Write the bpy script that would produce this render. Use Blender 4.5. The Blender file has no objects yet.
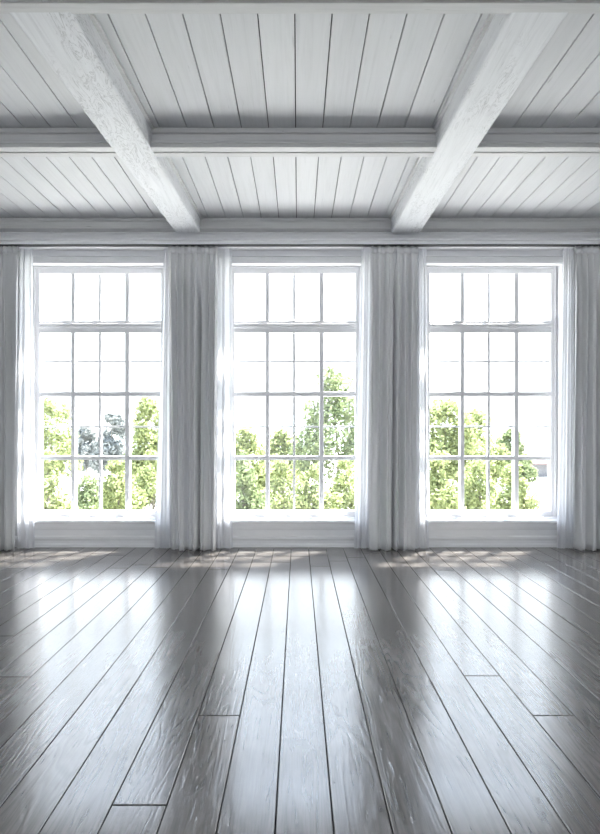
import bpy, bmesh, math, random
from mathutils import Vector, Matrix
random.seed(7)
S = bpy.context.scene
COL = S.collection
EYE = 1.17          # camera height
F = 500.0           # focal length in pixels of the 600 px wide frame
CX, CY = 298.0, 430.0
def PX(px, d): return (px - CX) / F * d
def PZ(py, d): return EYE - (py - CY) / F * d

# ------------------------------------------------------------------ materials
def new_mat(name):
    m = bpy.data.materials.new(name); m.use_nodes = True
    nt = m.node_tree; nt.nodes.clear()
    out = nt.nodes.new('ShaderNodeOutputMaterial')
    return m, nt, out
def N(nt, t, **kw):
    n = nt.nodes.new(t)
    for k, v in kw.items(): setattr(n, k, v)
    return n
def L(nt, a, b): nt.links.new(a, b)
def ramp(nt, fac, stops):
    r = N(nt, 'ShaderNodeValToRGB')
    els = r.color_ramp.elements
    while len(els) < len(stops): els.new(0.5)
    for e, (p, c) in zip(els, stops):
        e.position = p; e.color = (c[0], c[1], c[2], 1)
    L(nt, fac, r.inputs['Fac'])
    return r.outputs['Color']
def coords(nt, scale, rot=(0, 0, 0), off=None):
    tc = N(nt, 'ShaderNodeTexCoord')
    mp = N(nt, 'ShaderNodeMapping')
    mp.inputs['Scale'].default_value = scale
    mp.inputs['Rotation'].default_value = rot
    L(nt, tc.outputs['Object'], mp.inputs['Vector'])
    if off is not None: L(nt, off, mp.inputs['Location'])
    return mp.outputs['Vector']
def noise(nt, vec, scale=1, detail=4, rough=0.5, dist=0):
    n = N(nt, 'ShaderNodeTexNoise')
    n.inputs['Scale'].default_value = scale; n.inputs['Detail'].default_value = detail
    n.inputs['Roughness'].default_value = rough; n.inputs['Distortion'].default_value = dist
    L(nt, vec, n.inputs['Vector'])
    return n.outputs['Fac']
def math_n(nt, op, a, b=None, c=None):
    n = N(nt, 'ShaderNodeMath', operation=op)
    for i, v in enumerate((a, b, c)):
        if v is None: continue
        if isinstance(v, (int, float)): n.inputs[i].default_value = v
        else: L(nt, v, n.inputs[i])
    return n.outputs[0]
def mixc(nt, fac, a, b, mode='MIX'):
    n = N(nt, 'ShaderNodeMix', data_type='RGBA', blend_type=mode)
    for sock, v in ((n.inputs[0], fac), (n.inputs[6], a), (n.inputs[7], b)):
        if isinstance(v, (int, float)): sock.default_value = v
        elif isinstance(v, tuple): sock.default_value = (v[0], v[1], v[2], 1)
        else: L(nt, v, sock)
    return n.outputs[2]

def plain(name, col, rough=0.5, var=0.04, scale=6, spec=0.4):
    m, nt, out = new_mat(name)
    b = N(nt, 'ShaderNodeBsdfPrincipled')
    f = noise(nt, coords(nt, (1, 1, 1)), scale, 3)
    lo = tuple(max(0, c - var) for c in col); hi = tuple(min(1, c + var) for c in col)
    L(nt, ramp(nt, f, [(0.3, lo), (0.7, hi)]), b.inputs['Base Color'])
    b.inputs['Roughness'].default_value = rough
    b.inputs['Specular IOR Level'].default_value = spec
    L(nt, b.outputs[0], out.inputs[0])
    return m

def painted_boards(name, col, axis='Y', wear=1.0, per_island=True, crackle=False):
    """white paint over boards: grain along the axis, rubbed patches, dark nicks"""
    m, nt, out = new_mat(name)
    b = N(nt, 'ShaderNodeBsdfPrincipled')
    off = None
    if per_island:
        g = N(nt, 'ShaderNodeNewGeometry')
        cb = N(nt, 'ShaderNodeCombineXYZ')
        L(nt, math_n(nt, 'MULTIPLY', g.outputs['Random Per Island'], 37.0), cb.inputs[0])
        L(nt, math_n(nt, 'MULTIPLY', g.outputs['Random Per Island'], 91.0), cb.inputs[1])
        off = cb.outputs[0]
    st = {'Y': (14, 1.0, 14), 'X': (1.0, 14, 14)}[axis]
    st2 = {'Y': (60, 2.5, 60), 'X': (2.5, 60, 60)}[axis]
    grain = noise(nt, coords(nt, st2, off=off), 1, 5, 0.6, 0.4)
    patch = noise(nt, coords(nt, st, off=off), 1, 6, 0.65, 1.2)
    nick = noise(nt, coords(nt, tuple(3.2 * s for s in st), off=off), 1, 3, 0.7, 0.6)
    base = ramp(nt, patch, [(0.30, tuple(c * (1 - .09 * wear) for c in col)), (0.5, col), (0.75, tuple(min(1, c * 1.04) for c in col))])
    gm = ramp(nt, grain, [(0.25, (1 - .16 * wear,) * 3), (0.5, (1, 1, 1))])
    base = mixc(nt, 1.0, base, gm, 'MULTIPLY')
    nk = ramp(nt, nick, [(0.0, (1, 1, 1)), (0.685, (1, 1, 1)), (0.74, (1 - .45 * wear,) * 3)])
    base = mixc(nt, 1.0, base, nk, 'MULTIPLY')
    cr = None
    if crackle:
        cn = noise(nt, coords(nt, (15, 5, 15)), 1, 5, 0.6, 1.2)
        cr = math_n(nt, 'ABSOLUTE', math_n(nt, 'SINE', math_n(nt, 'MULTIPLY', cn, 24.0)))
        cr = math_n(nt, 'POWER', math_n(nt, 'SUBTRACT', 1.0, cr), 3.0)
        mask = ramp(nt, noise(nt, coords(nt, (5, 1.1, 5)), 1, 3, 0.6, 0.5), [(0.44, (0, 0, 0)), (0.56, (1, 1, 1))])
        cr = math_n(nt, 'MULTIPLY', cr, mask)
        base = mixc(nt, math_n(nt, 'MULTIPLY', cr, 0.7), base, (.33, .33, .34))
    if per_island:
        tint = ramp(nt, g.outputs['Random Per Island'], [(0, (.94, .94, .945)), (1, (1, 1, 1))])
        base = mixc(nt, 1.0, base, tint, 'MULTIPLY')
    L(nt, base, b.inputs['Base Color'])
    b.inputs['Roughness'].default_value = 0.5
    b.inputs['Specular IOR Level'].default_value = 0.3
    bp = N(nt, 'ShaderNodeBump'); bp.inputs['Strength'].default_value = 0.35 * wear; bp.inputs['Distance'].default_value = 0.004
    h = math_n(nt, 'ADD', math_n(nt, 'MULTIPLY', grain, 0.6), math_n(nt, 'MULTIPLY', patch, 0.8))
    if cr is not None: h = math_n(nt, 'SUBTRACT', h, math_n(nt, 'MULTIPLY', cr, 0.8))
    L(nt, h, bp.inputs['Height']); L(nt, bp.outputs[0], b.inputs['Normal'])
    L(nt, b.outputs[0], out.inputs[0])
    return m

def floor_wood():
    m, nt, out = new_mat('grey_brown_boards')
    b = N(nt, 'ShaderNodeBsdfPrincipled')
    g = N(nt, 'ShaderNodeNewGeometry')
    rnd = g.outputs['Random Per Island']
    cb = N(nt, 'ShaderNodeCombineXYZ')
    L(nt, math_n(nt, 'MULTIPLY', rnd, 53.0), cb.inputs[0])
    L(nt, math_n(nt, 'MULTIPLY', rnd, 17.0), cb.inputs[1])
    off = cb.outputs[0]
    big = noise(nt, coords(nt, (7, 0.9, 7), off=off), 1, 2, 0.5, 0.6)          # cathedral figure
    rings = math_n(nt, 'SINE', math_n(nt, 'MULTIPLY', big, 70.0))
    rings = math_n(nt, 'MULTIPLY_ADD', rings, 0.5, 0.5)
    fine = noise(nt, coords(nt, (120, 4, 120), off=off), 1, 4, 0.65)
    blot = noise(nt, coords(nt, (5, 2, 5), off=off), 1, 5, 0.6, 0.5)
    scr = noise(nt, coords(nt, (70, 7, 70), off=off), 1, 4, 0.7, 1.0)
    col = ramp(nt, blot, [(0.25, (.105, .094, .086)), (0.5, (.135, .122, .113)), (0.8, (.18, .166, .156))])
    col = mixc(nt, 1.0, col, ramp(nt, rings, [(0.0, (.78, .78, .78)), (0.5, (1, 1, 1))]), 'MULTIPLY')
    col = mixc(nt, 1.0, col, ramp(nt, fine, [(0.3, (.75, .75, .75)), (0.55, (1.08, 1.08, 1.08))]), 'MULTIPLY')
    col = mixc(nt, 1.0, col, ramp(nt, scr, [(0.0, (1, 1, 1)), (0.66, (1, 1, 1)), (0.72, (.5, .48, .46))]), 'MULTIPLY')
    col = mixc(nt, 1.0, col, ramp(nt, rnd, [(0, (.85, .85, .86)), (1, (1.15, 1.14, 1.13))]), 'MULTIPLY')
    L(nt, col, b.inputs['Base Color'])
    L(nt, ramp(nt, blot, [(0.3, (.16,) * 3), (0.7, (.22,) * 3)]), b.inputs['Roughness'])
    b.inputs['IOR'].default_value = 2.2
    b.inputs['Coat Weight'].default_value = 0.5
    b.inputs['Coat Roughness'].default_value = 0.17
    h = math_n(nt, 'ADD', math_n(nt, 'MULTIPLY', rings, 0.45), math_n(nt, 'MULTIPLY', fine, 0.5))
    h = math_n(nt, 'ADD', h, math_n(nt, 'MULTIPLY', ramp(nt, scr, [(0.6, (0, 0, 0)), (0.72, (1, 1, 1))]), -0.9))
    bp = N(nt, 'ShaderNodeBump'); bp.inputs['Strength'].default_value = 0.14; bp.inputs['Distance'].default_value = 0.003
    L(nt, h, bp.inputs['Height']); L(nt, bp.outputs[0], b.inputs['Normal'])
    L(nt, b.outputs[0], out.inputs[0])
    return m

def cloth(name, col, trans, clear):
    m, nt, out = new_mat(name)
    w = noise(nt, coords(nt, (300, 300, 40)), 1, 2)
    c = ramp(nt, w, [(0.3, tuple(x * .96 for x in col)), (0.7, col)])
    d = N(nt, 'ShaderNodeBsdfDiffuse'); t = N(nt, 'ShaderNodeBsdfTranslucent'); tr = N(nt, 'ShaderNodeBsdfTransparent')
    L(nt, c, d.inputs[0]); L(nt, c, t.inputs[0])
    a = N(nt, 'ShaderNodeMixShader'); a.inputs[0].default_value = trans
    L(nt, d.outputs[0], a.inputs[1]); L(nt, t.outputs[0], a.inputs[2])
    e = N(nt, 'ShaderNodeMixShader'); e.inputs[0].default_value = clear
    L(nt, a.outputs[0], e.inputs[1]); L(nt, tr.outputs[0], e.inputs[2])
    L(nt, e.outputs[0], out.inputs[0])
    return m

def glass_mat():
    m, nt, out = new_mat('clear_glass')
    lw = N(nt, 'ShaderNodeLayerWeight'); lw.inputs[0].default_value = 0.5
    fr = math_n(nt, 'MULTIPLY_ADD', math_n(nt, 'POWER', lw.outputs['Facing'], 5.0), 0.6, 0.03)
    n = noise(nt, coords(nt, (2, 2, 2)), 1, 1)
    tr = N(nt, 'ShaderNodeBsdfTransparent')
    L(nt, ramp(nt, n, [(0.2, (.97, .985, .985)), (0.8, (.985, .99, .99))]), tr.inputs[0])
    gl = N(nt, 'ShaderNodeBsdfGlossy'); gl.inputs['Roughness'].default_value = 0.02
    mx = N(nt, 'ShaderNodeMixShader')
    L(nt, fr, mx.inputs[0]); L(nt, tr.outputs[0], mx.inputs[1]); L(nt, gl.outputs[0], mx.inputs[2])
    L(nt, mx.outputs[0], out.inputs[0])
    return m

def leaf_mat(name, lo, hi):
    m, nt, out = new_mat(name)
    g = N(nt, 'ShaderNodeNewGeometry')
    c = ramp(nt, g.outputs['Random Per Island'], [(0, lo), (1, hi)])
    d = N(nt, 'ShaderNodeBsdfDiffuse'); t = N(nt, 'ShaderNodeBsdfTranslucent')
    L(nt, c, d.inputs[0]); L(nt, c, t.inputs[0])
    a = N(nt, 'ShaderNodeMixShader'); a.inputs[0].default_value = 0.35
    L(nt, d.outputs[0], a.inputs[1]); L(nt, t.outputs[0], a.inputs[2])
    L(nt, a.outputs[0], out.inputs[0])
    return m

M = {}
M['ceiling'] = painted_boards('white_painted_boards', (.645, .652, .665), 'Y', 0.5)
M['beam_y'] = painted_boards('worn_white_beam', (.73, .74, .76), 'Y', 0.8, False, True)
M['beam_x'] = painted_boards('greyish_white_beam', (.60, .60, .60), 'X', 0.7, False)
M['trim'] = plain('white_trim_paint', (.84, .845, .86), 0.4, 0.015)
M['frame'] = plain('white_window_paint', (.86, .863, .885), 0.35, 0.012)
M['wall'] = plain('white_wall_paint', (.78, .785, .80), 0.6, 0.015)
M['floor'] = floor_wood()
M['dark'] = plain('dark_gap', (.018, .017, .017), 0.8, 0.006)
M['gap_shade'] = plain('shadow_gap_dark', (.03, .03, .033), 0.4, 0.008)  # near-black colour that draws the shadow gap under the crown
M['drape'] = cloth('white_curtain_cloth', (.82, .825, .835), 0.12, 0.0)
M['tape'] = cloth('white_heading_cloth', (.78, .785, .80), 0.05, 0.0)
M['sheer'] = cloth('sheer_white_cloth', (.87, .88, .91), 0.55, 0.10)
M['glass'] = glass_mat()
M['leaf_a'] = leaf_mat('yellow_green_leaves', (.15, .18, .075), (.40, .44, .22))
M['leaf_b'] = leaf_mat('mid_green_leaves', (.11, .14, .075), (.32, .37, .20))
M['leaf_c'] = leaf_mat('grey_green_leaves', (.17, .185, .18), (.31, .325, .32))
M['bark'] = plain('brown_bark', (.24, .21, .18), 0.8, 0.04, 12)
M['grass'] = plain('pale_gravel_ground', (.40, .395, .37), 0.9, 0.05, 1.5)
M['hill'] = plain('pale_hill', (.20, .23, .23), 0.9, 0.04, 0.05)  # blue-grey tint puts the distance haze into the colour
M['render'] = plain('grey_render', (.15, .15, .16), 0.8, 0.02)
M['rooftile'] = plain('pinkish_roof', (.15, .11, .105), 0.8, 0.02)

# ------------------------------------------------------------------ mesh helpers
class MB:
    def __init__(s): s.bm = bmesh.new()
    def box(s, x0, x1, y0, y1, z0, z1, bev=0.0):
        v = [s.bm.verts.new(p) for p in ((x0, y0, z0), (x1, y0, z0), (x1, y1, z0), (x0, y1, z0), (x0, y0, z1), (x1, y0, z1), (x1, y1, z1), (x0, y1, z1))]
        fs = [s.bm.faces.new([v[i] for i in q]) for q in ((0, 3, 2, 1), (4, 5, 6, 7), (0, 1, 5, 4), (1, 2, 6, 5), (2, 3, 7, 6), (3, 0, 4, 7))]
        if bev:
            es = list({e for f in fs for e in f.edges})
            bmesh.ops.bevel(s.bm, geom=es, offset=bev, segments=1, affect='EDGES', profile=0.5)
        return s
    def hexa(s, pts):
        v = [s.bm.verts.new(p) for p in pts]
        for q in ((0, 3, 2, 1), (4, 5, 6, 7), (0, 1, 5, 4), (1, 2, 6, 5), (2, 3, 7, 6), (3, 0, 4, 7)):
            s.bm.faces.new([v[i] for i in q])
        return s
    def extrude_x(s, prof, x0, x1):
        """closed (y,z) outline swept along x"""
        a = [s.bm.verts.new((x0, y, z)) for y, z in prof]
        b = [s.bm.verts.new((x1, y, z)) for y, z in prof]
        n = len(prof)
        for i in range(n):
            s.bm.faces.new((a[i], b[i], b[(i + 1) % n], a[(i + 1) % n]))
        s.bm.faces.new(a); s.bm.faces.new(b[::-1])
        return s
    def extrude_z(s, prof, z0, z1):
        a = [s.bm.verts.new((x, y, z0)) for x, y in prof]
        b = [s.bm.verts.new((x, y, z1)) for x, y in prof]
        n = len(prof)
        for i in range(n):
            s.bm.faces.new((a[i], a[(i + 1) % n], b[(i + 1) % n], b[i]))
        s.bm.faces.new(a[::-1]); s.bm.faces.new(b)
        return s
    def tube(s, pts, rads, seg=8):
        rings = []
        for i, p in enumerate(pts):
            p = Vector(p)
            d = (Vector(pts[min(i + 1, len(pts) - 1)]) - Vector(pts[max(i - 1, 0)])).normalized()
            u = d.orthogonal().normalized(); w = d.cross(u)
            rings.append([s.bm.verts.new(p + rads[i] * (math.cos(t) * u + math.sin(t) * w)) for t in [2 * math.pi * k / seg for k in range(seg)]])
        for r0, r1 in zip(rings, rings[1:]):
            for k in range(seg):
                s.bm.faces.new((r0[k], r0[(k + 1) % seg], r1[(k + 1) % seg], r1[k]))
        s.bm.faces.new(rings[0][::-1]); s.bm.faces.new(rings[-1])
        return s
    def build(s, name, mat, parent=None, smooth=False):
        bmesh.ops.recalc_face_normals(s.bm, faces=s.bm.faces)
        me = bpy.data.meshes.new(name); s.bm.to_mesh(me); s.bm.free()
        me.materials.append(mat)
        if smooth:
            for p in me.polygons: p.use_smooth = True
        o = bpy.data.objects.new(name, me); COL.objects.link(o)
        if parent is not None:
            o.parent = parent
            o.matrix_parent_inverse = Matrix.Translation(-parent.location)
        return o
def raw(name, verts, faces, mat, parent=None, smooth=False):
    me = bpy.data.meshes.new(name); me.from_pydata(verts, [], faces); me.update()
    me.materials.append(mat)
    if smooth:
        for p in me.polygons: p.use_smooth = True
    o = bpy.data.objects.new(name, me); COL.objects.link(o)
    if parent is not None:
        o.parent = parent
        o.matrix_parent_inverse = Matrix.Translation(-parent.location)
    return o
def empty(name, loc):
    o = bpy.data.objects.new(name, None); o.location = loc; o.empty_display_size = 0.1
    COL.objects.link(o); return o
def tag(o, label, cat, group=None):
    o['label'] = label; o['category'] = cat
    if group: o['group'] = group
    return o
def struct(o): o['kind'] = 'structure'; return o

XL, XR = -3.62, 3.62
YB, YW = -3.0, 5.0           # rear wall, window wall (inner faces)
ZC = EYE + 2.07              # underside of the ceiling boards
WT = 0.17                    # window wall thickness

# ------------------------------------------------------------------ floor
b = MB()
P0, PW, GAP = -0.067, 0.1715, 0.0042
joints = {-2: [2.05], -3: [1.56], -10: [2.84], -8: [2.37], 5: [2.38], 6: [2.05]}
k0 = int(math.floor((XL - P0) / PW)); k1 = int(math.ceil((XR - P0) / PW))
for k in range(k0, k1):
    x0 = max(XL, P0 + k * PW + GAP / 2); x1 = min(XR, P0 + (k + 1) * PW - GAP / 2)
    if x1 - x0 < 0.02: continue
    js = list(joints.get(k, []))
    js.append(random.uniform(4.15, 4.75)); js.append(random.uniform(-2.0, 0.6))
    js = [YB] + sorted(js) + [YW]
    for a, c in zip(js, js[1:]):
        b.box(x0, x1, a + (0.0025 if a > YB else 0), c - (0.0025 if c < YW else 0), -0.02, 0.0, 0.0014)
floor = struct(b.build('floor', M['floor']))
struct(MB().box(XL, XR, YB, YW, -0.06, -0.021).build('subfloor', M['dark'], floor))

# ------------------------------------------------------------------ ceiling boards
b = MB()
def boards(y0, y1, pitch, xo):
    ka = int(math.floor((XL - xo) / pitch)); kb = int(math.ceil((XR - xo) / pitch))
    for k in range(ka, kb):
        x0 = max(XL, xo + k * pitch + 0.003); x1 = min(XR, xo + (k + 1) * pitch - 0.003)
        if x1 - x0 < 0.01: continue
        b.box(x0, x1, y0, y1, ZC, ZC + 0.02, 0.0015)
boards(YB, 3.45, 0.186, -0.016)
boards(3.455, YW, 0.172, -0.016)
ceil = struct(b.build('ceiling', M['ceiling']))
struct(MB().box(XL, XR, YB, YW, ZC + 0.021, ZC + 0.08).build('ceiling_backing', M['dark'], ceil))

# ------------------------------------------------------------------ beams
def cross_profile(yf, zb):
    t = ZC - 0.0005
    return [(yf + .14, t), (yf + .02, t), (yf + .02, ZC - .006), (yf - .006, ZC - .008), (yf - .006, ZC - .040), (yf + .012, ZC - .043), (yf + .012, ZC - .052), (yf, ZC - .055), (yf, zb + .060), (yf - .006, zb + .054), (yf - .006, zb + .046), (yf, zb + .040),
            (yf - .012, zb + .028), (yf - .020, zb + .012), (yf - .020, zb), (yf + .035, zb), (yf + .037, zb + .018), (yf + .050, zb + .018),
            (yf + .052, zb), (yf + .10, zb), (yf + .102, zb + .012), (yf + .125, zb + .015), (yf + .14, zb + .03)]
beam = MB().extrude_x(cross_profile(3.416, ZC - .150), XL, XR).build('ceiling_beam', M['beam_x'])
tag(beam, 'moulded white cross beam halfway along the ceiling, between the two rows of plank panels', 'beam', 'cross beams of the ceiling')
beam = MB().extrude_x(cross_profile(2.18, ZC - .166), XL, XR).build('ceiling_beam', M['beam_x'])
tag(beam, 'nearest white cross beam, cut off by the top edge of the photo', 'beam', 'cross beams of the ceiling')
yb = 4.86; zb = EYE + 1.954; t = ZC - .0005
prof = [(YW - .001, t), (yb + .02, t), (yb + .02, ZC - .006), (yb - .004, ZC - .008), (yb - .004, ZC - .035), (yb + .010, ZC - .038), (yb + .010, ZC - .045), (yb, ZC - .048), (yb, zb + .03),
        (yb - .008, zb + .026), (yb - .012, zb), (yb + .07, zb), (YW - .001, zb)]
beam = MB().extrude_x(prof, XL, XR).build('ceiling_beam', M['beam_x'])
tag(beam, 'white cross beam against the window wall, just above the crown moulding', 'beam', 'cross beams of the ceiling')

ZS = EYE + 1.912
def long_beam(xa0, xa1, xb0, xb1, label):
    """lengthwise beam: left/right edge at y=2.3 and at y=4.8"""
    def ex(a, c, y): return a + (c - a) * (y - 2.3) / 2.5
    root = empty('ceiling_beam', ((xa0 + xa1) / 2, 1.0, ZC))
    y0, y1 = YB, yb - 0.002
    def bar(i0, i1, z0, z1, bev):
        m = MB()
        L0, R0, L1, R1 = ex(xa0, xb0, y0) + i0, ex(xa1, xb1, y0) - i1, ex(xa0, xb0, y1) + i0, ex(xa1, xb1, y1) - i1
        m.hexa([(L0, y0, z0), (R0, y0, z0), (R1, y1, z0), (L1, y1, z0), (L0, y0, z1), (R0, y0, z1), (R1, y1, z1), (L1, y1, z1)])
        if bev: bmesh.ops.bevel(m.bm, geom=list(m.bm.edges), offset=bev, segments=3, affect='EDGES', profile=0.6)
        return m
    bar(0, 0, ZS, ZC - .0005, 0.018).build('timber', M['beam_y'], root)
    bar(-.022, -.022, ZC - .022, ZC - .0006, 0.004).build('cove_trim', M['beam_x'], root)
    tag(root, label, 'beam', 'lengthwise beams of the ceiling')
long_beam(-1.330, -1.040, -1.190, -0.952, 'worn white lengthwise beam running over the gap between left and middle windows')
long_beam(0.975, 1.245, 0.905, 1.185, 'worn white lengthwise beam running over the gap between middle and right windows')

# crown moulding on the window wall
E = EYE
crown = [(YW - .001, E + 1.953), (4.93, E + 1.953), (4.93, E + 1.938), (4.945, E + 1.934), (4.945, E + 1.924), (4.915, E + 1.920), (4.905, E + 1.900), (4.885, E + 1.878),
         (4.885, E + 1.870), (4.892, E + 1.862), (4.866, E + 1.852), (4.850, E + 1.836), (4.840, E + 1.818), (4.815, E + 1.812), (4.800, E + 1.806), (4.796, E + 1.796), (4.798, E + 1.784), (YW - .001, E + 1.784)]
struct(MB().extrude_x(crown, XL, XR).build('trim_1', M['trim']))
tr = MB().box(XL + .01, XR - .01, 4.801, 4.850, E + 1.776, E + 1.7835, .001).build('shadow_gap_strip', M['gap_shade'])  # dark strip added as the shadow line between crown and curtains
tag(tr, 'thin dark strip standing for the shadow gap under the white crown moulding', 'shadow strip')

# ------------------------------------------------------------------ window wall with three openings
WCX = [PX(100.6, 5.08), PX(295, 5.08), PX(489.6, 5.08)]   # window centres
OW = 0.677                         # half width of wall opening
OZ0, OZ1 = 0.285, PZ(263.5, 5.0)   # opening bottom/top
b = MB()
xs = [XL - .2]
for c in WCX: xs += [c - OW, c + OW]
xs.append(XR + .2)
for i in range(0, len(xs), 2): b.box(xs[i], xs[i + 1], YW, YW + WT, -0.06, ZC + .08)
for c in WCX:
    b.box(c - OW, c + OW, YW, YW + WT, -0.06, OZ0)
    b.box(c - OW, c + OW, YW, YW + WT, OZ1, ZC + .08)
struct(b.build('wall_back', M['wall']))
struct(MB().box(XL - .2, XL, YB - .2, YW, -.06, ZC + .08).build('wall_left', M['wall']))
struct(MB().box(XR, XR + .2, YB - .2, YW, -.06, ZC + .08).build('wall_right', M['wall']))
# wall behind the camera, with wide openings added to let in fill light
b = MB(); op = [(-3.05, -1.25), (-0.9, 0.9), (1.25, 3.05)]
zt, zl = 2.5, 0.1
xs = [XL] + [v for o in op for v in o] + [XR]
for i in range(0, len(xs), 2): b.box(xs[i], xs[i + 1], YB - .2, YB, -.06, ZC + .08)
for a, c in op:
    b.box(a, c, YB - .2, YB, zt, ZC + .08); b.box(a, c, YB - .2, YB, -.06, zl)
struct(b.build('wall_front', M['wall']))

# ------------------------------------------------------------------ windows
GY = 5.105     # glass depth
FY0, FY1 = 5.07, 5.15
def make_window(idx, ref):
    """ref: picture offset of this window against the middle one, in pixels"""
    D = 5.09
    def X(px): return PX(px + ref, D)
    def Z(py): return PZ(py, D)
    cx = WCX[idx]
    root = struct(empty('window_%d' % (idx + 1), (cx, 5.1, OZ0)))
    x0, x1 = cx - OW, cx + OW
    xa, xd = X(234.7), X(355.4)      # daylight left/right
    za, zd = Z(511.0), Z(274.0)      # daylight bottom/top
    # outer frame: head, sill rail and two stiles in one mesh, stepped
    m = MB()
    m.box(x0, xa, FY0, FY1, OZ0, OZ1, .003); m.box(xd, x1, FY0, FY1, OZ0, OZ1, .003)
    m.box(xa, xd, FY0, FY1, zd, OZ1, .003); m.box(xa, xd, FY0, FY1, OZ0, za, .003)
    m.build('frame', M['frame'], root)
    m = MB(); s = .014               # glazing bead round the daylight opening
    m.box(x0 + .012, x0 + .026, FY0 - .018, FY0, OZ0 + .03, OZ1 - .012, .003); m.box(x1 - .026, x1 - .012, FY0 - .018, FY0, OZ0 + .03, OZ1 - .012, .003)
    m.box(x0 + .026, x1 - .026, FY0 - .018, FY0, OZ1 - .026, OZ1 - .012, .003)
    m.build('stop_bead', M['frame'], root)
    # glass
    MB().box(xa, xd, GY, GY + .005, za, zd).build('glass', M['glass'], root)
    # transom and rails across
    tz0, tz1 = Z(333), Z(321)
    m = MB(); m.box(xa, xd, FY0 + .004, FY1, tz0, tz1, .003); m.box(xa, xd, FY0 - .010, FY0 + .004, tz0 + .045, tz1 - .03, .004)
    m.build('transom', M['frame'], root)
    for ya, yb_ in ((396.3, 391.7), (460.0, 456.0)):
        MB().box(xa, xd, FY0 + .008, FY1 - .01, Z(ya), Z(yb_), .003).build('rail', M['frame'], root)
    for ya, yb_ in ((362.3, 360.6), (427.6, 425.9)):
        MB().box(xa, xd, FY0 + .018, FY1 - .03, Z(ya), Z(yb_), .0015).build('glazing_bar', M['frame'], root)
    # upright mullions and the thin bar in the middle
    for pa, pb in ((265.6, 269.3), (319.4, 323.6)):
        MB().box(X(pa), X(pb), FY0 + .006, FY1 - .005, za, zd, .003).build('mullion', M['frame'], root)
    MB().box(X(293.0), X(295.2), FY0 + .014, FY1 - .02, za, zd, .002).build('glazing_bar', M['frame'], root)
    # casing on the wall: side boards and a moulded head
    m = MB()
    hx0, hx1 = cx - OW - .012, cx + OW + .012
    hz = lambda py: PZ(py, 4.97)
    head = [(YW - .001, hz(264.5)), (4.945, hz(264.3)), (4.940, hz(262.5)), (4.945, hz(261.0)), (4.968, hz(260.6)), (4.972, hz(256.8)), (4.958, hz(256.4)), (4.958, hz(254.8)),
            (4.974, hz(254.4)), (4.966, hz(249.8)), (4.956, hz(249.4)), (4.956, hz(247.0)), (YW - .001, hz(247.0))]
    m.extrude_x(head, hx0, hx1)
    m.build('head_moulding', M['trim'], root)
    m = MB()
    for sgn in (-1, 1):
        e = cx + sgn * OW
        pr = [(e, YW - .001), (e, 4.972), (e + sgn * .016, 4.968), (e + sgn * .024, 4.980), (e + sgn * .09, 4.982), (e + sgn * .10, YW - .001)]
        m.extrude_z(pr, 0.0, hz(264.6))
    m.build('side_casing', M['trim'], root)
    # sill board, nosing and apron panel
    m = MB()
    sz = PZ(520, 4.97)
    prof = [(FY0, OZ0 + .012), (FY0, sz - .02), (YW - .001, sz - .02), (YW - .001, sz - .046), (4.975, sz - .046), (4.968, sz - .036), (4.945, sz - .030), (4.930, sz - .022), (4.930, sz - .006), (4.937, sz), (5.0, sz + .004)]
    m.extrude_x(prof, x0 - .012, x1 + .012)
    m.build('sill', M['frame'], root)
    m = MB()
    az = lambda py: PZ(py, 4.98)
    prof = [(YW - .001, sz - .047), (4.965, sz - .047), (4.962, az(526.5)), (4.982, az(527.2)), (4.984, az(529)), (4.996, az(530)), (4.996, az(536.0)), (4.980, az(536.8)), (4.976, az(538.6)),
            (4.988, az(539.4)), (4.995, az(541)), (4.995, az(544.0)), (4.982, az(544.4)), (4.978, .001), (YW - .001, .001)]
    m.extrude_x(prof, x0, x1)
    m.build('apron', M['trim'], root)
for i, r in enumerate((-194.0, 0.0, 194.6)): make_window(i, r)

# baseboards between the windows and along the sides
b = MB()
xs = [XL] + [v for c in WCX for v in (c - OW - .102, c + OW + .102)] + [XR]
for i in range(0, len(xs), 2):
    b.extrude_x([(YW - .001, .001), (4.98, .001), (4.98, .09), (4.986, .105), (YW - .001, .11)], xs[i], xs[i + 1])
struct(b.build('baseboard_back', M['trim']))
struct(MB().box(XL, XL + .02, YB, 4.97, .001, .11, .003).build('baseboard_left', M['trim']))
struct(MB().box(XR - .02, XR, YB, 4.97, .001, .11, .003).build('baseboard_right', M['trim']))

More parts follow.
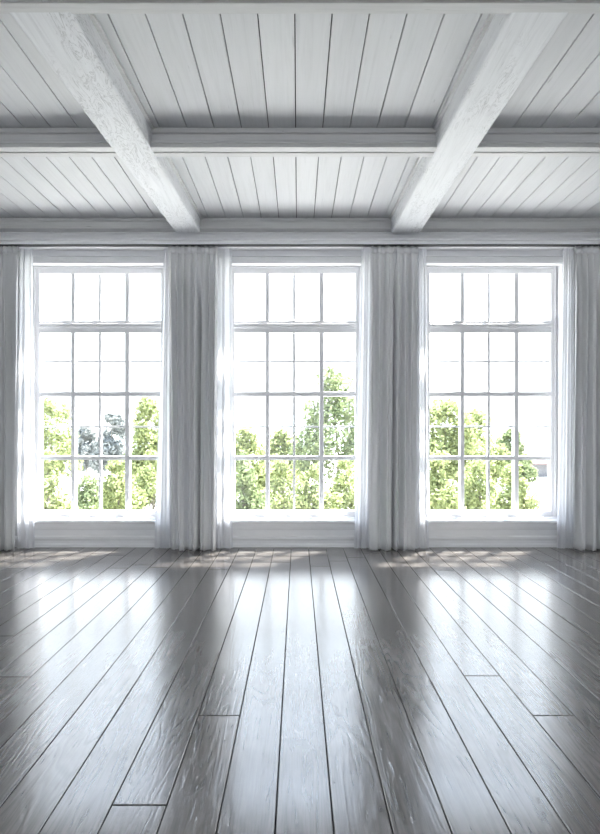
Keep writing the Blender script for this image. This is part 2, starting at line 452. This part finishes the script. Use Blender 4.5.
# ------------------------------------------------------------------ curtains
CD = 4.86
CTOP = E + 1.7755
CBOT = 0.006
def smooth(t): t = max(0, min(1, t)); return t * t * (3 - 2 * t)
def curtain(label, drape_t, drape_b, sheer_t, sheer_b, seed, meet):
    """pixel spans at the top and at the hem; meet=+1 when the meeting edge is on the right"""
    rr = random.Random(seed)
    xc = PX((drape_t[0] + drape_t[1]) / 2, CD)
    root = empty('curtain', (xc, CD, CBOT))
    w_t = PX(drape_t[1], CD) - PX(drape_t[0], CD)
    nt_ = max(3, round(w_t / 0.066)); nb = max(2, round(nt_ * 0.42))
    ph = rr.uniform(0, 6.28); ph2 = rr.uniform(0, 6.28)
    NU, NV = 140, 48
    jit = [rr.uniform(-.25, .25) for _ in range(40)]
    def fold(u, v):            # v=0 top, 1 hem
        uu = u + 0.02 * math.sin(5 * u + ph2) + 0.012 * v * math.sin(9 * u + ph)
        a = 0.55 - 1.9 * abs(math.cos(math.pi * nt_ * uu + ph)) ** 3
        c = math.cos(2 * math.pi * nb * uu + ph2 + 0.3 * v)
        k = smooth((v - .12) / .75)
        amp = 0.018 + 0.019 * smooth(v / .15)
        y = a * amp * (1 - .55 * k) + c * .030 * k
        edge = u if meet < 0 else 1 - u
        kk = smooth((v - .02) / .2)
        y = y * (1 - .7 * kk * math.exp(-(edge / .16) ** 2))
        y += (0.10 * math.exp(-(edge / .035) ** 2) - 0.026 * math.exp(-((edge - .13) / .07) ** 2)) * kk   # meeting edge rolls back into a crease
        return y
    def grid(name, t, bt, fn, mat, nu, nv, z1, z0, thick, dy=0.0, wob=0.0):
        verts = []; faces = []
        for j in range(nv + 1):
            v = j / nv
            z = z1 + (z0 - z1) * v
            vv = (CTOP - z) / (CTOP - CBOT)
            s = smooth(vv) * .35 + vv * .65
            xl = PX(t[0], CD) + (PX(bt[0], CD) - PX(t[0], CD)) * s
            xr = PX(t[1], CD) + (PX(bt[1], CD) - PX(t[1], CD)) * s
            for i in range(nu + 1):
                u = i / nu
                zz = z
                if j == nv and wob: zz += wob * (0.5 + 0.5 * math.sin(u * 60 + seed)) * rr.random()
                yy = CD + dy + fn(u, vv)
                xx = xl + (xr - xl) * u + 0.004 * math.sin(2 * math.pi * nt_ * u * 2 + ph) * (1 - vv)
                verts.append((xx, min(yy, 4.976), zz))
        for j in range(nv):
            for i in range(nu):
                q = j * (nu + 1) + i
                faces.append((q, q + 1, q + nu + 2, q + nu + 1))
        o = raw(name, verts, faces, mat, root, True)
        if thick:
            md = o.modifiers.new('thickness', 'SOLIDIFY'); md.thickness = thick; md.offset = 0
        return o
    grid('drape', drape_t, drape_b, fold, M['drape'], NU, NV, CTOP, CBOT, .0015, -.012, .010)
    grid('heading', drape_t, drape_b, lambda u, v: fold(u, v) * .55 - .008, M['tape'], NU, 2, CTOP, CTOP - .068, .002, -.016)
    pr = rr.uniform(0, 6.28)
    def sfold(u, v):
        k = .35 + .65 * v
        return 0.010 * k * math.sin(2 * math.pi * 2.1 * u + pr + 0.6 * v) + .006 * math.sin(2 * math.pi * 4.3 * u + pr * 2) * k
    so = grid('sheer', sheer_t, sheer_b, sfold, M['sheer'], 40, NV, CTOP, CBOT + .004, 0, .034, .010)
    tag(root, label, 'curtain', 'white floor-length curtains')
    return root
curtain('white curtain cut off by the left edge of the photo, farthest left of all', (-28, 4), (-26, 4), (-42, -26), (-42, -24), 11, 1)
curtain('white pleated curtain on the left side of the left window', (5.5, 20), (5, 17), (18, 31), (15, 33), 12, -1)
curtain('white pleated curtain on the right side of the left window', (168, 200.7), (172, 198.4), (163, 170), (153.5, 174), 13, 1)
curtain('white pleated curtain on the left side of the middle window', (201.4, 218), (199.3, 216), (216, 231), (214, 232), 14, -1)
curtain('white pleated curtain on the right side of the middle window', (371, 394.7), (369, 392.4), (361.5, 373), (354.5, 371), 15, 1)
curtain('white pleated curtain on the left side of the right window', (395.4, 417), (393.3, 414), (414, 427), (412, 430), 16, -1)
curtain('white pleated curtain on the right side of the right window', (573, 597), (573, 596.2), (564.5, 575), (558, 575), 17, 1)
curtain('white curtain cut off by the right edge of the photo, farthest right of all', (598, 632), (597.6, 632), (630, 646), (630, 646), 18, -1)

# ------------------------------------------------------------------ outdoors
def ground_z(y): 
    if y < 6: return -0.5
    if y < 45: return -0.5 - 2.4 * (y - 6) / 39
    return -2.9
verts = []; faces = []
ys = [5.3, 6, 8, 12, 18, 25, 35, 45, 70, 110]
xs = [-90 + 15 * i for i in range(13)]
for y in ys:
    for x in xs: verts.append((x, y, ground_z(y)))
n = len(xs)
for j in range(len(ys) - 1):
    for i in range(n - 1): faces.append((j * n + i, j * n + i + 1, (j + 1) * n + i + 1, (j + 1) * n + i))
struct(raw('ground', verts, faces, M['grass']))
# far hills
verts = []; faces = []
rr = random.Random(3); NX = 80
for j in range(9):
    v = j / 8
    for i in range(NX + 1):
        x = -170 + 340 * i / NX
        ridge = 7.5 + 2.2 * math.sin(x * .045 + 1) + 1.3 * math.sin(x * .13) + .6 * math.sin(x * .31 + 2)
        verts.append((x, 105 + 70 * v, -3.0 + ridge * smooth(v) * (1 + .04 * rr.uniform(-1, 1))))
for j in range(8):
    for i in range(NX):
        q = j * (NX + 1) + i
        faces.append((q, q + 1, q + NX + 2, q + NX + 1))
struct(raw('hills', verts, faces, M['hill'], None, True))

def foliage(name, blobs, n, size, mat, parent, seed):
    rr = random.Random(seed)
    verts = []; faces = []
    wts = [r[3] ** 2 for r in blobs]
    for _ in range(n):
        bx_, by_, bz_, r = rr.choices(blobs, wts)[0]
        d = Vector((rr.gauss(0, 1), rr.gauss(0, 1), rr.gauss(0, 1))).normalized()
        p = Vector((bx_, by_, bz_)) + d * r * (1 - .45 * rr.random() ** 2) + Vector((0, 0, rr.uniform(-.05, .05)))
        nrm = (d + .9 * Vector((rr.gauss(0, 1), rr.gauss(0, 1), rr.gauss(0, 1) + .5))).normalized()
        u = nrm.orthogonal().normalized(); w = nrm.cross(u)
        a = rr.uniform(0, 6.28); ax = math.cos(a) * u + math.sin(a) * w; bx = nrm.cross(ax)
        s = size * rr.uniform(.65, 1.35)
        q = len(verts)
        verts += [p - ax * s * .5, p + bx * s * .27 - nrm * s * .05, p + ax * s * .55 - nrm * s * .12, p - bx * s * .27 - nrm * s * .05]
        faces.append((q, q + 1, q + 2, q + 3))
    return raw(name, [tuple(v) for v in verts], faces, mat, parent)
def tree(px, d, top, hw, mat, label, n, leaf, seed, bush=False, group=None, lean=0.0):
    rr = random.Random(seed)
    x = PX(px, d); gz = ground_z(d); zt = PZ(top, d); R = hw / F * d * (1.22 if bush else 1.25)
    H = zt - gz
    root = empty('bush' if bush else 'tree', (x, d, gz))
    blobs = []
    c0 = gz + H * (.12 if bush else .22); span = zt - c0
    for k in range(12 if bush else 20):
        h = (k + rr.random()) / (12 if bush else 20)
        rad = R * math.sqrt(max(.08, 1 - h ** 2.6))
        a = rr.uniform(0, 6.28); q = rad * math.sqrt(rr.random()) * .85
        br = R * rr.uniform(.32, .48) * (1 - .4 * h)
        z = c0 + (span - br) * h
        blobs.append((x + q * math.cos(a), d + q * math.sin(a) * .7, z, br))
    blobs.append((x + R * rr.uniform(-.2, .2), d, zt - R * .25, R * .25))
    blobs.append((x, d, c0 + span * .35, R * .6))
    blobs += [(x - R * .5, d, c0 + H * .12, R * .45), (x + R * .5, d, c0 + H * .12, R * .45)]
    foliage('foliage', blobs, n, leaf, mat, root, seed + 100)
    m = MB()
    tr_ = 0.011 * H if not bush else 0.02 * H + .01
    m.tube([(x, d, gz - .05), (x + .02 * H, d, gz + H * .3), (x - .01 * H, d, gz + H * .6), (x, d, gz + H * .86)], [tr_, tr_ * .8, tr_ * .5, tr_ * .15])
    for bl in blobs[:6]:
        zb_ = gz + (bl[2] - gz) * .55
        m.tube([(x, d, zb_), ((x + bl[0]) / 2, (d + bl[1]) / 2, (zb_ + bl[2]) / 2 + .05), (bl[0], bl[1], bl[2])], [tr_ * .5, tr_ * .3, tr_ * .1], 6)
    m.build('stems' if bush else 'trunk', M['bark'], root, True)
    tag(root, label, 'bush' if bush else 'tree', group)
GB = 'leafy bushes close outside the windows'; GT = 'trees beyond the bushes'
A, B, C_ = M['leaf_a'], M['leaf_b'], M['leaf_c']
bushes = [
 (48, 449, 26, A, 'tall yellow-green bush behind the lower left panes of the left window'),
 (90, 474, 22, B, 'low green bush second from the left behind the left window'),
 (118, 457, 21, A, 'yellow-green bush right of centre behind the left window'),
 (153, 449, 22, A, 'yellow-green bush behind the lower right panes of the left window'),
 (243, 452, 24, B, 'dense darker green bush behind the lower left panes of the middle window'),
 (283, 457, 23, A, 'yellow-green bush just left of centre behind the middle window'),
 (316, 464, 21, A, 'low yellow-green bush just right of centre behind the middle window'),
 (346, 457, 22, A, 'green bush behind the lower right panes of the middle window, under the tall tree'),
 (440, 452, 24, A, 'yellow-green bush behind the lower left panes of the right window'),
 (479, 458, 23, A, 'yellow-green bush just left of centre behind the right window'),
 (512, 462, 19, A, 'pale low bush right of centre behind the right window, beside the bright ground'),
]
for i, (px, top, hw, mt, lab) in enumerate(bushes):
    tree(px, [8.8, 11.2, 9.8, 12.4][i % 4], top, hw, mt, lab, 3400, .085, 20 + i, True, GB)
trees = [
 (50, 17, 398, 27, A, 'pale green tree at the far left of the left window view'),
 (86, 34, 424, 12, C_, 'dark grey-green distant tree seen left of centre in the left window'),
 (112, 24, 412, 17, C_, 'hazy grey-green tree right of centre in the left window'),
 (148, 16, 396, 24, A, 'yellow-green tree at the right of the left window view'),
 (246, 16, 424, 27, A, 'low rounded green tree at the left of the middle window view'),
 (283, 22.5, 428, 22, A, 'low green tree at the centre of the middle window view'),
 (336, 18, 366, 40, B, 'tallest tree, rising high in the right half of the middle window'),
 (446, 17, 398, 32, A, 'yellow-green tree at the left of the right window view'),
 (478, 20, 410, 24, A, 'green tree near the centre of the right window view'),
 (511, 22, 428, 17, B, 'low tree right of centre in the right window view, left of the grey house'),
]
for i, (px, d, top, hw, mt, lab) in enumerate(trees):
    tree(px, d, top, hw, mt, lab, 7500 if hw > 30 else 4600, .0085 * d, 60 + i, False, GT)
# distant house on the right
hd = 40.0
hx0, hx1 = PX(534, hd), PX(574, hd)
root = empty('house', ((hx0 + hx1) / 2, hd, ground_z(hd)))
MB().box(hx0, hx1, hd, hd + 4, ground_z(hd), PZ(462, hd)).build('walls', M['render'], root)
zr0, zr1 = PZ(463, hd), PZ(447, hd)
MB().extrude_x([(hd - .4, zr0), (hd + 2, zr1), (hd + 4.4, zr0), (hd + 4.4, zr0 - .12), (hd - .4, zr0 - .12)], hx0 - .4, hx1 + .4).build('roof', M['rooftile'], root)
tag(root, 'small grey house with pinkish roof far off at the right of the right window', 'house')

# ------------------------------------------------------------------ light
w = bpy.data.worlds.new('sky'); S.world = w; w.use_nodes = True
nt = w.node_tree; nt.nodes.clear()
out = N(nt, 'ShaderNodeOutputWorld'); bg = N(nt, 'ShaderNodeBackground')
tc = N(nt, 'ShaderNodeTexCoord'); sp = N(nt, 'ShaderNodeSeparateXYZ')
L(nt, tc.outputs['Generated'], sp.inputs[0])
L(nt, ramp(nt, sp.outputs['Z'], [(0.0, (.97, .985, 1.0)), (0.3, (.88, .94, 1.0)), (0.6, (.72, .83, 1.0)), (1.0, (.58, .75, 1.0))]), bg.inputs[0])
# overcast sky: three times brighter overhead than at the horizon
up = math_n(nt, 'MAXIMUM', sp.outputs['Z'], 0.0)
L(nt, math_n(nt, 'MULTIPLY_ADD', up, 5.6, 1.6), bg.inputs[1])
L(nt, bg.outputs[0], out.inputs[0])
sun = bpy.data.lights.new('sun', 'SUN'); sun.energy = 44; sun.angle = math.radians(3.2); sun.color = (1, .97, .92)
so = bpy.data.objects.new('sun', sun); COL.objects.link(so)
so.rotation_euler = Vector((-1.0, -1.0, -3.3)).to_track_quat('-Z', 'Y').to_euler()
so.location = (4, 9, 12)

# ------------------------------------------------------------------ camera
cam = bpy.data.cameras.new('camera'); co = bpy.data.objects.new('camera', cam); COL.objects.link(co)
co.location = (0, 0, EYE); co.rotation_euler = (math.pi / 2, 0, 0)
cam.sensor_fit = 'HORIZONTAL'; cam.sensor_width = 36; cam.lens = 36 * F / 600
cam.shift_x = (300 - CX) / 600; cam.shift_y = (CY - 417) / 600
cam.clip_start = 0.02; cam.clip_end = 500
S.camera = co
S.view_settings.view_transform = 'Standard'; S.view_settings.look = 'None'
S.view_settings.exposure = 0.22; S.view_settings.gamma = 1.0; S.view_settings.use_curve_mapping = False
S.cycles.max_bounces = 12; S.cycles.diffuse_bounces = 8; S.cycles.transparent_max_bounces = 16
S.cycles.use_denoising = True; S.cycles.use_adaptive_sampling = False
